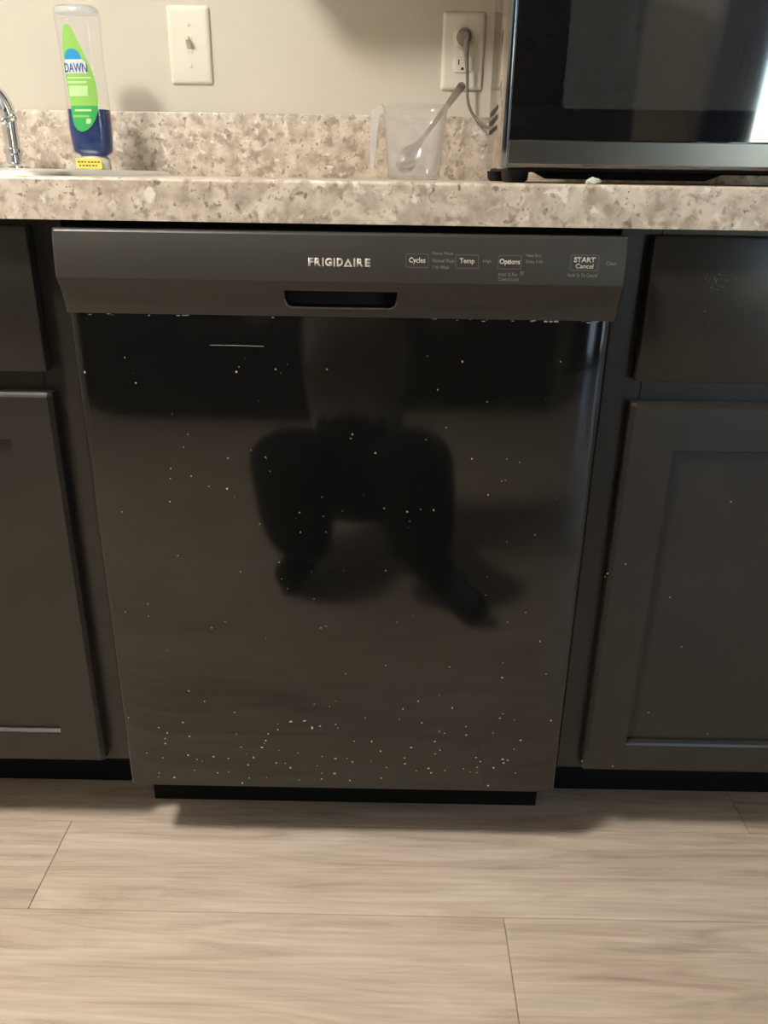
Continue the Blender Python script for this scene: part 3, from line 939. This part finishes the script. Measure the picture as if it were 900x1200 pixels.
bxo('steel_strip', 'microwave_steel', cpn, .3885, MW - .002, -.0024, -.0001, F0 + .0048, F0 + .0290, .0006, 1, local=True)
bxo('display', 'microwave_window', cpn, .405, .488, -.0012, .0004, T_ - .055, T_ - .025, .0005, 1, local=True)
for r in range(4):
    for c in range(3):
        bxo('keypad_button', 'print_grey', cpn, .408 + .028 * c, .428 + .028 * c, -.0008, .0004, F0 + .062 + .034 * r, F0 + .080 + .034 * r, .0004, 1, local=True)
for fx, fy in ((.020, .050), (MW - .022, .050), (.020, MD - .035), (MW - .022, MD - .035)):
    b = B(); lathe(b, [(.012, 0.0002), (.0155, .004), (.0165, F0 - .0008)], fx, fy, 20); obj('foot', b, 'rubber', mw, smooth=True, local=True)
b = B(); prism_y(b, [(.065, F0 - .001), (.085, .0045), (.26, .0045), (.285, F0 - .001)], .10, .28); obj('turntable_housing', b, 'rubber', mw, local=True)
# power cord: leaves the back, hangs up to the outlet's upper socket
inv = (Matrix.Translation(mw.location) @ Matrix.Rotation(math.radians(-2.7), 4, 'Z')).inverted()
pzc = oz + .0195
cordw = [(ox + .0035, WY - .0290, pzc - .012), (ox + .0045, WY - .0290, pzc - .030), (ox + .0075, WY - .0250, pzc - .060), (ox + .0100, WY - .024, pzc - .092),
         (ox + .0180, WY - .026, pzc - .112), (ox + .0330, WY - .035, pzc - .128), (ox + .0520, WY - .055, pzc - .136), (ox + .085, WY - .085, pzc - .130), (ox + .13, WY - .125, pzc - .11), (ox + .15, WY - .163, pzc - .10)]
b = B(); pts = [inv @ Vector(p) for p in smooth_path(cordw, 6)]
n_ = len(pts); tube(b, pts, [.0042 - .0018 * min(1, i / 14) for i in range(n_)], 10)
cord = obj('power_cord', b, 'grey_plug', mw, smooth=True, local=True)
b = B()
loft(b, [[inv @ Vector((ox + rx * math.cos(a), WY - d, pzc + .000 + rz * math.sin(a) - dz)) for a in [2 * math.pi * i / 20 for i in range(20)]]
         for rx, rz, d, dz in ((.0105, .0115, .0082, 0), (.0120, .0130, .010, 0), (.0120, .0130, .020, 0), (.0095, .0105, .026, .001), (.0060, .0080, .034, .003))])
tube(b, [inv @ Vector(p) for p in ((ox + .0010, WY - .027, pzc + .001), (ox + .0025, WY - .030, pzc - .010), (ox + .004, WY - .029, pzc - .028))], [.0052, .0054, .0040], 12)
obj('plug', b, 'grey_plug', cord, smooth=True, local=True)

# crumpled scrap in front of the microwave foot
q = pix(699, 211, 2, CZ1 + .003)
b = B(); g = bmesh.ops.create_icosphere(b, subdivisions=2, radius=.0055)
for v in b.verts:
    s = rs.uniform(.7, 1.2); v.co = Vector((v.co.x * 1.5 * s, v.co.y * s, max(v.co.z * .75 * s, -.003)))
mz = min(v.co.z for v in b.verts)
for v in b.verts: v.co += Vector((.272, .020, CZ1 - mz))
o = obj('wrapper_scrap', b, 'wrapper')
tag(o, 'tiny crumpled pale wrapper scrap on the counter edge before the microwave', 'scrap')

# ================================================================== MEASURING CUP AND SPOON
KX, KY = .0890, .430
kc = thing('measuring_cup', 'translucent plastic measuring cup with side handle standing on the counter', 'cup', (KX, KY, CZ1))


def kring(z, hw, hd, n=36, e=.62):
    R = []
    for i in range(n):
        a = 2 * math.pi * i / n; c, s = math.cos(a), math.sin(a)
        R.append((KX + hw * math.copysign(abs(c) ** e, c), KY + hd * math.copysign(abs(s) ** e, s), z))
    return R


ZT = 1.0165
b = B()
loft(b, [kring(CZ1 + .0005, .036, .036), kring(CZ1 + .004, .0395, .0395), kring(.965, .0435, .0430), kring(ZT - .004, .0480, .0470), kring(ZT - .002, .0498, .0490), kring(ZT, .0500, .049),
         kring(ZT, .0485, .0475), kring(ZT - .004, .0468, .0458), kring(.965, .0423, .0418), kring(CZ1 + .006, .0383, .0383), kring(CZ1 + .0035, .034, .034)], cap=True)
obj('cup_body', b, 'cup_plastic', kc, smooth=True, angle=50)
b = B()
hp = [(KX - .046, ZT - .003), (KX - .060, ZT - .003), (KX - .0655, ZT - .008), (KX - .0665, ZT - .04), (KX - .0675, ZT - .082), (KX - .0660, ZT - .0865),
      (KX - .0615, ZT - .0865), (KX - .0600, ZT - .082), (KX - .0565, ZT - .04), (KX - .0535, ZT - .013), (KX - .0455, ZT - .011)]
prism_y(b, hp, KY - .011, KY + .011)
obj('handle', b, 'cup_handle', kc, smooth=True, angle=40)
# spoon leaning in the cup
P0 = Vector((.0660, .4110, .9255)); P1 = Vector((.1640, .4760, 1.0525))
ax_ = (P1 - P0).normalized(); side = ax_.cross(Vector((0, -1, .25))).normalized(); nrm = side.cross(ax_).normalized()
Ls = (P1 - P0).length
sp_t = [(0, .003, -.001), (.006, .0105, .001), (.014, .0150, .0035), (.026, .0165, .0045), (.038, .0135, .0035), (.047, .0075, .0015), (.055, .0042, -.0005), (.075, .0033, -.0015),
        (.105, .0036, -.001), (.14, .0050, 0), (.165, .0062, .0005), (Ls - .004, .0060, .001), (Ls, .0030, .001)]
b = B(); rings = []
for s, hw, dep in sp_t:
    c = P0 + ax_ * s
    top = []; bot = []
    for i in range(7):
        f = -1 + 2 * i / 6
        sag = dep * (1 - f * f) if s < .055 else dep
        base = c + side * (hw * f) - nrm * sag
        top.append(base + nrm * .0007); bot.append(base - nrm * .0007)
    rings.append(top + bot[::-1])
loft(b, rings)
o = obj('spoon', b, 'spoon_steel', smooth=True, angle=60)
tag(o, 'shiny metal spoon leaning inside the clear measuring cup', 'spoon')

# ================================================================== UPPER CABINET (above the frame, throws the shade on the wall)
uc = thing('wall_cabinet', 'dark brown upper wall cabinet hung above the microwave side of the counter', 'cabinet', (.4, .46, 1.362))
UX0, UX1, UZ0, UZ1, UY = -.215, 1.232, 1.362, 2.13, .305
bxo('carcass', 'espresso_wood', uc, UX0, UX1, UY + .020, YB - .001, UZ0, UZ1, .001, 1)
nW = 4; dwid = (UX1 - UX0) / nW
for i in range(nW):
    a = UX0 + dwid * i + .012; c = UX0 + dwid * (i + 1) - .012
    d = bxo('door', 'espresso_wood', uc, a + .046, c - .046, UY + .009, UY + .018, UZ0 + .06, UZ1 - .06)
    for x0_, x1_, z0_, z1_, nm in ((a, a + .056, UZ0 + .012, UZ1 - .012, 'stile'), (c - .056, c, UZ0 + .012, UZ1 - .012, 'stile'), (a + .056, c - .056, UZ0 + .012, UZ0 + .068, 'rail'), (a + .056, c - .056, UZ1 - .068, UZ1 - .012, 'rail')):
        bxo(nm, 'espresso_wood', d, x0_, x1_, UY, UY + .0195, z0_, z1_, .002, 1)

# ================================================================== CEILING LAMP
la = thing('ceiling_lamp', 'round flush ceiling lamp with warm frosted glass dome', 'lamp', (LAMP_POS[0], LAMP_POS[1], ZC))
b = B(); lathe(b, [(.165, ZC - .0002), (.165, ZC - .022), (.158, ZC - .028)], LAMP_POS[0], LAMP_POS[1], 36); obj('lamp_base', b, 'brushed_nickel', la, smooth=True)
b = B(); lathe(b, [(.150, ZC - .0285), (.148, ZC - .045), (.130, ZC - .068), (.095, ZC - .086), (.05, ZC - .096), (.012, ZC - .098)], LAMP_POS[0], LAMP_POS[1], 36)
obj('lamp_shade', b, 'lamp_glass', la, smooth=True)

# ================================================================== ROOM BEHIND THE CAMERA (seen in the reflections)
so = thing('sofa', 'dark upholstered sofa across the room, facing the dishwasher', 'sofa', (-.78, -2.6, 0))
A0, A1, S0, S1 = -1.58, .02, -2.22, -3.08
bxo('seat_base', 'sofa_fabric', so, A0 + .18, A1 - .18, S1 + .2, S0, .03, .27, .02, 3)
bxo('backrest', 'sofa_fabric', so, A0 + .18, A1 - .18, S1, S1 + .24, .03, .86, .05, 4)
for a in (A0, A1 - .18): bxo('armrest', 'sofa_fabric', so, a, a + .178, S1, S0 + .02, .03, .63, .05, 4)
cw = (A1 - A0 - .36) / 2
for i in range(2):
    x = A0 + .18 + cw * i
    bxo('seat_cushion', 'sofa_fabric', so, x + .004, x + cw - .004, S1 + .26, S0 + .01, .272, .44, .045, 4)
    bxo('back_cushion', 'sofa_fabric', so, x + .006, x + cw - .006, S1 + .242, S1 + .42, .445, .88, .06, 4)
for fx in (A0 + .06, A1 - .06):
    for fy in (S1 + .07, S0 - .06):
        b = B(); lathe(b, [(.02, .0003), (.026, .0295)], fx, fy, 14); obj('leg', b, 'dark_wood', so)

fr = thing('refrigerator', 'black two-door refrigerator across the room between the sofa and the patio door', 'refrigerator', (.40, -2.8, 0))
bxo('cabinet_body', 'fridge_black', fr, .055, .745, -3.15, -2.46, .03, 1.74, .006)
bxo('base_grille', 'rubber', fr, .065, .735, -2.50, -2.455, .0005, .09)
for z0_, z1_, h0, h1 in ((.095, 1.18, .72, 1.14), (1.19, 1.74, 1.23, 1.50)):
    d = bxo('door', 'fridge_black', fr, .055, .745, -2.455, -2.40, z0_, z1_, .012, 3)
    b = B(); tube(b, [(.69, -2.401, h0), (.69, -2.365, h0 + .02), (.69, -2.365, h1 - .02), (.69, -2.401, h1)], .011, 10); obj('handle', b, 'fridge_black', d, smooth=True)

# curtain drawn over one side of the patio door
cu = thing('curtain', 'dark navy two-panel curtain hanging in front of the glazed patio door', 'curtain', (1.2, YF + .08, 0))


def drape(edges, folds):
    b = B(); grid = []; nx, nz = 80, 24
    for k in range(nz + 1):
        z = .03 + (2.20 - .03) * k / nz
        xl_, xr = edges(z); row = []
        for i in range(nx + 1):
            f = i / nx
            row.append(b.verts.new((xl_ + (xr - xl_) * f, YF + .075 + .022 * math.sin(f * 2 * math.pi * folds) * (0.8 + .2 * math.sin(z * 2 + f * 5)), z)))
        grid.append(row)
    for r0, r1 in zip(grid[:-1], grid[1:]):
        for i in range(nx): b.faces.new((r0[i], r0[i + 1], r1[i + 1], r1[i]))
    o = obj('fabric_panel', b, 'curtain', cu, smooth=True, angle=80)
    md = o.modifiers.new('s', 'SOLIDIFY'); md.thickness = .002


drape(lambda z: (1.05 + .10 * z, 1.33 + .06 * z), 7)
drape(lambda z: (1.44 + .05 * z, 1.74), 6)
b = B(); tube(b, [(1.02, YF + .075, 2.215), (2.24, YF + .075, 2.215)], .012, 14); sphere(b, (1.015, YF + .075, 2.215), .022); sphere(b, (2.243, YF + .075, 2.215), .022)
obj('curtain_rod', b, 'brushed_nickel', cu, smooth=True)
for x in (1.06, 2.2):
    b = B(); tube(b, [(x, YF + .0002, 2.215), (x, YF + .075, 2.215)], .007, 8); obj('rod_bracket', b, 'brushed_nickel', cu, smooth=True)


# ------------------------------------------------------------------ the person taking the picture (dark silhouette in the door)
def skin_bm(verts, edges, root, sub=2):
    me = bpy.data.meshes.new('sk'); me.from_pydata([v[0] for v in verts], edges, [])
    so_ = bpy.data.objects.new('sk', me); COL.objects.link(so_)
    so_.modifiers.new('k', 'SKIN').use_smooth_shade = True
    for i, d in enumerate(me.skin_vertices[0].data):
        r = verts[i][1]; d.radius = r if isinstance(r, tuple) else (r, r); d.use_root = (i == root)
    s = so_.modifiers.new('s', 'SUBSURF'); s.levels = sub; s.render_levels = sub
    bpy.context.view_layer.update()
    ev = bpy.data.meshes.new_from_object(so_.evaluated_get(bpy.context.evaluated_depsgraph_get()))
    b = B(); b.from_mesh(ev); bpy.data.objects.remove(so_); bpy.data.meshes.remove(ev); bpy.data.meshes.remove(me)
    return b


PX = -.03
pe = thing('person', 'person in grey shirt and black trousers crouching, holding up a phone with both hands', 'person', (PX, -1.10, 0))
# phone just behind the lens
PC = CAM_POS - Fw * .0095 - U2 * .045
V_, E_ = [], []


def addv(p, r, link=None):
    V_.append((tuple(p), r))
    if link is not None: E_.append((link, len(V_) - 1))
    return len(V_) - 1


pel = addv((PX, -1.00, .165), (.160, .150))
ab = addv((PX, -1.110, .39), (.140, .11), pel)
ch = addv((PX, -1.150, .61), (.155, .11), ab)
sh = addv((PX, -1.165, .765), (.105, .075), ch)
nk = addv((PX, -1.145, .85), .052, sh)
hd0 = addv((PX + .005, -1.125, .925), (.066, .074), nk)
hd1 = addv((PX + .008, -1.120, 1.000), (.072, .086), hd0)
hd2 = addv((PX + .008, -1.125, 1.062), (.055, .066), hd1)
for s in (-1, 1):
    s1 = addv((PX + s * .17, -1.155, .735), .056, sh)
    el = addv((PX + s * .235, -1.04, .60), .043, s1)
    fo = addv((PX + s * .205, -.99, .74), .038, el)
    wr = addv(PC + R2 * (s * .072) - U2 * .066 - Fw * .030, .026, fo)
    pa = addv(PC + R2 * (s * .062) - U2 * .030 - Fw * .026, (.024, .018), wr)
    for i, (dz, ln) in enumerate(((.014, .9), (.000, 1.0), (-.015, .95), (-.029, .8))):
        f1 = addv(PC + R2 * (s * .058) + U2 * dz - Fw * .022, .0085, pa)
        f2 = addv(PC + R2 * (s * .0475) + U2 * (dz + .004) + Fw * (-.006), .0078, f1)
        f3 = addv(PC + R2 * (s * (.046 - .012 * ln)) + U2 * (dz + .006) + Fw * (-.0045 + .0085 - .004 * 0) * 0 - Fw * .0 + Fw * .0, .0068, f2)
    t1 = addv(PC + R2 * (s * .050) - U2 * .006 - Fw * .030, .0100, pa)
    t2 = addv(PC + R2 * (s * .036) + U2 * .012 - Fw * .022, .0085, t1)
    hip = addv((PX + s * .095, -.99, .22), .110, pel)
    if s < 0:
        kn = addv((PX - .145, -.83, .35), .096, hip); an = addv((PX - .115, -.86, .125), .092, kn)
        hl = addv((PX - .115, -.905, .050), .046, an); to = addv((PX - .155, -.790, .034), (.042, .030), hl)
    else:
        kn = addv((PX + .150, -.83, .35), .096, hip); an = addv((PX + .165, -.83, .130), .092, kn)
        hl = addv((PX + .21, -.825, .050), .040, an); to = addv((PX + .30, -.66, .034), (.042, .030), hl)
sb_ = skin_bm(V_, E_, pel, 3)
bmesh.ops.translate(sb_, verts=sb_.verts, vec=-pe.location)
bmesh.ops.recalc_face_normals(sb_, faces=sb_.faces)
me = bpy.data.meshes.new('body'); sb_.to_mesh(me); sb_.free()
for nm in ('skin', 'shirt_grey', 'trousers_black', 'shoe_black', 'shoe_sole', 'hair_dark'): me.materials.append(MATS[nm])
for p in me.polygons:
    p.use_smooth = True
    c = p.center + pe.location; i = 0
    fwd = c.y
    if c.z > .86:
        i = 5 if (c.z > 1.035 or (c.y < -1.12 and c.z > .94)) and abs(c.x - PX) < .14 and c.y < -1.02 else 0
        if c.z > 1.035 and c.y > -1.075 and c.z < 1.062: i = 0
    elif c.z > .50: i = 0 if (c.y > -1.02 and c.z > .64) else 1
    elif c.z > .36 and c.y < -.985: i = 1
    elif c.z < .018: i = 4
    elif c.z < .085: i = 3
    else: i = 2
    p.material_index = i
body = bpy.data.objects.new('body', me); COL.objects.link(body); body.parent = pe
HX = PX + .008
for s in (-1, 1):
    b = B(); sphere(b, (HX + s * .028, -1.0525, .990), .0095, 12, 8); obj('eye', b, 'eye_white', pe, smooth=True)
    b = B(); sphere(b, (HX + s * .028, -1.0455, .990), .0042, 8, 6); obj('pupil', b, 'hair_dark', pe, smooth=True)
    b = B(); sphere(b, (HX + s * .072, -1.125, .980), .022, 12, 8, (.35, .7, 1.15)); obj('ear', b, 'skin', pe, smooth=True)
b = B(); loft(b, [[(HX + a * w_, y + (.0 if a else d_), z) for a, z in ((-1, z_), (1, z_))] + [(HX, y + d_, z_ - .002)] for w_, y, d_, z_ in ((.006, -1.042, .006, .995), (.010, -1.042, .016, .972), (.014, -1.045, .022, .955), (.008, -1.045, .004, .948))])
obj('nose', b, 'skin', pe, smooth=True)
b = B(); sphere(b, (HX, -1.052, .925), .020, 12, 8, (1.1, .45, .38)); obj('mouth', b, 'lip_tone', pe, smooth=True)

b = B(); box(b, -.037, .037, -.077, .077, -.0040, .0040, .003, 3)
ph = obj('phone', b, 'phone_black', smooth=True)
mwx = Matrix(((R2.x, U2.x, -Fw.x, PC.x), (R2.y, U2.y, -Fw.y, PC.y), (R2.z, U2.z, -Fw.z, PC.z), (0, 0, 0, 1))); ph.matrix_world = mwx
tag(ph, 'black smartphone held up in both hands of the crouching person', 'phone')
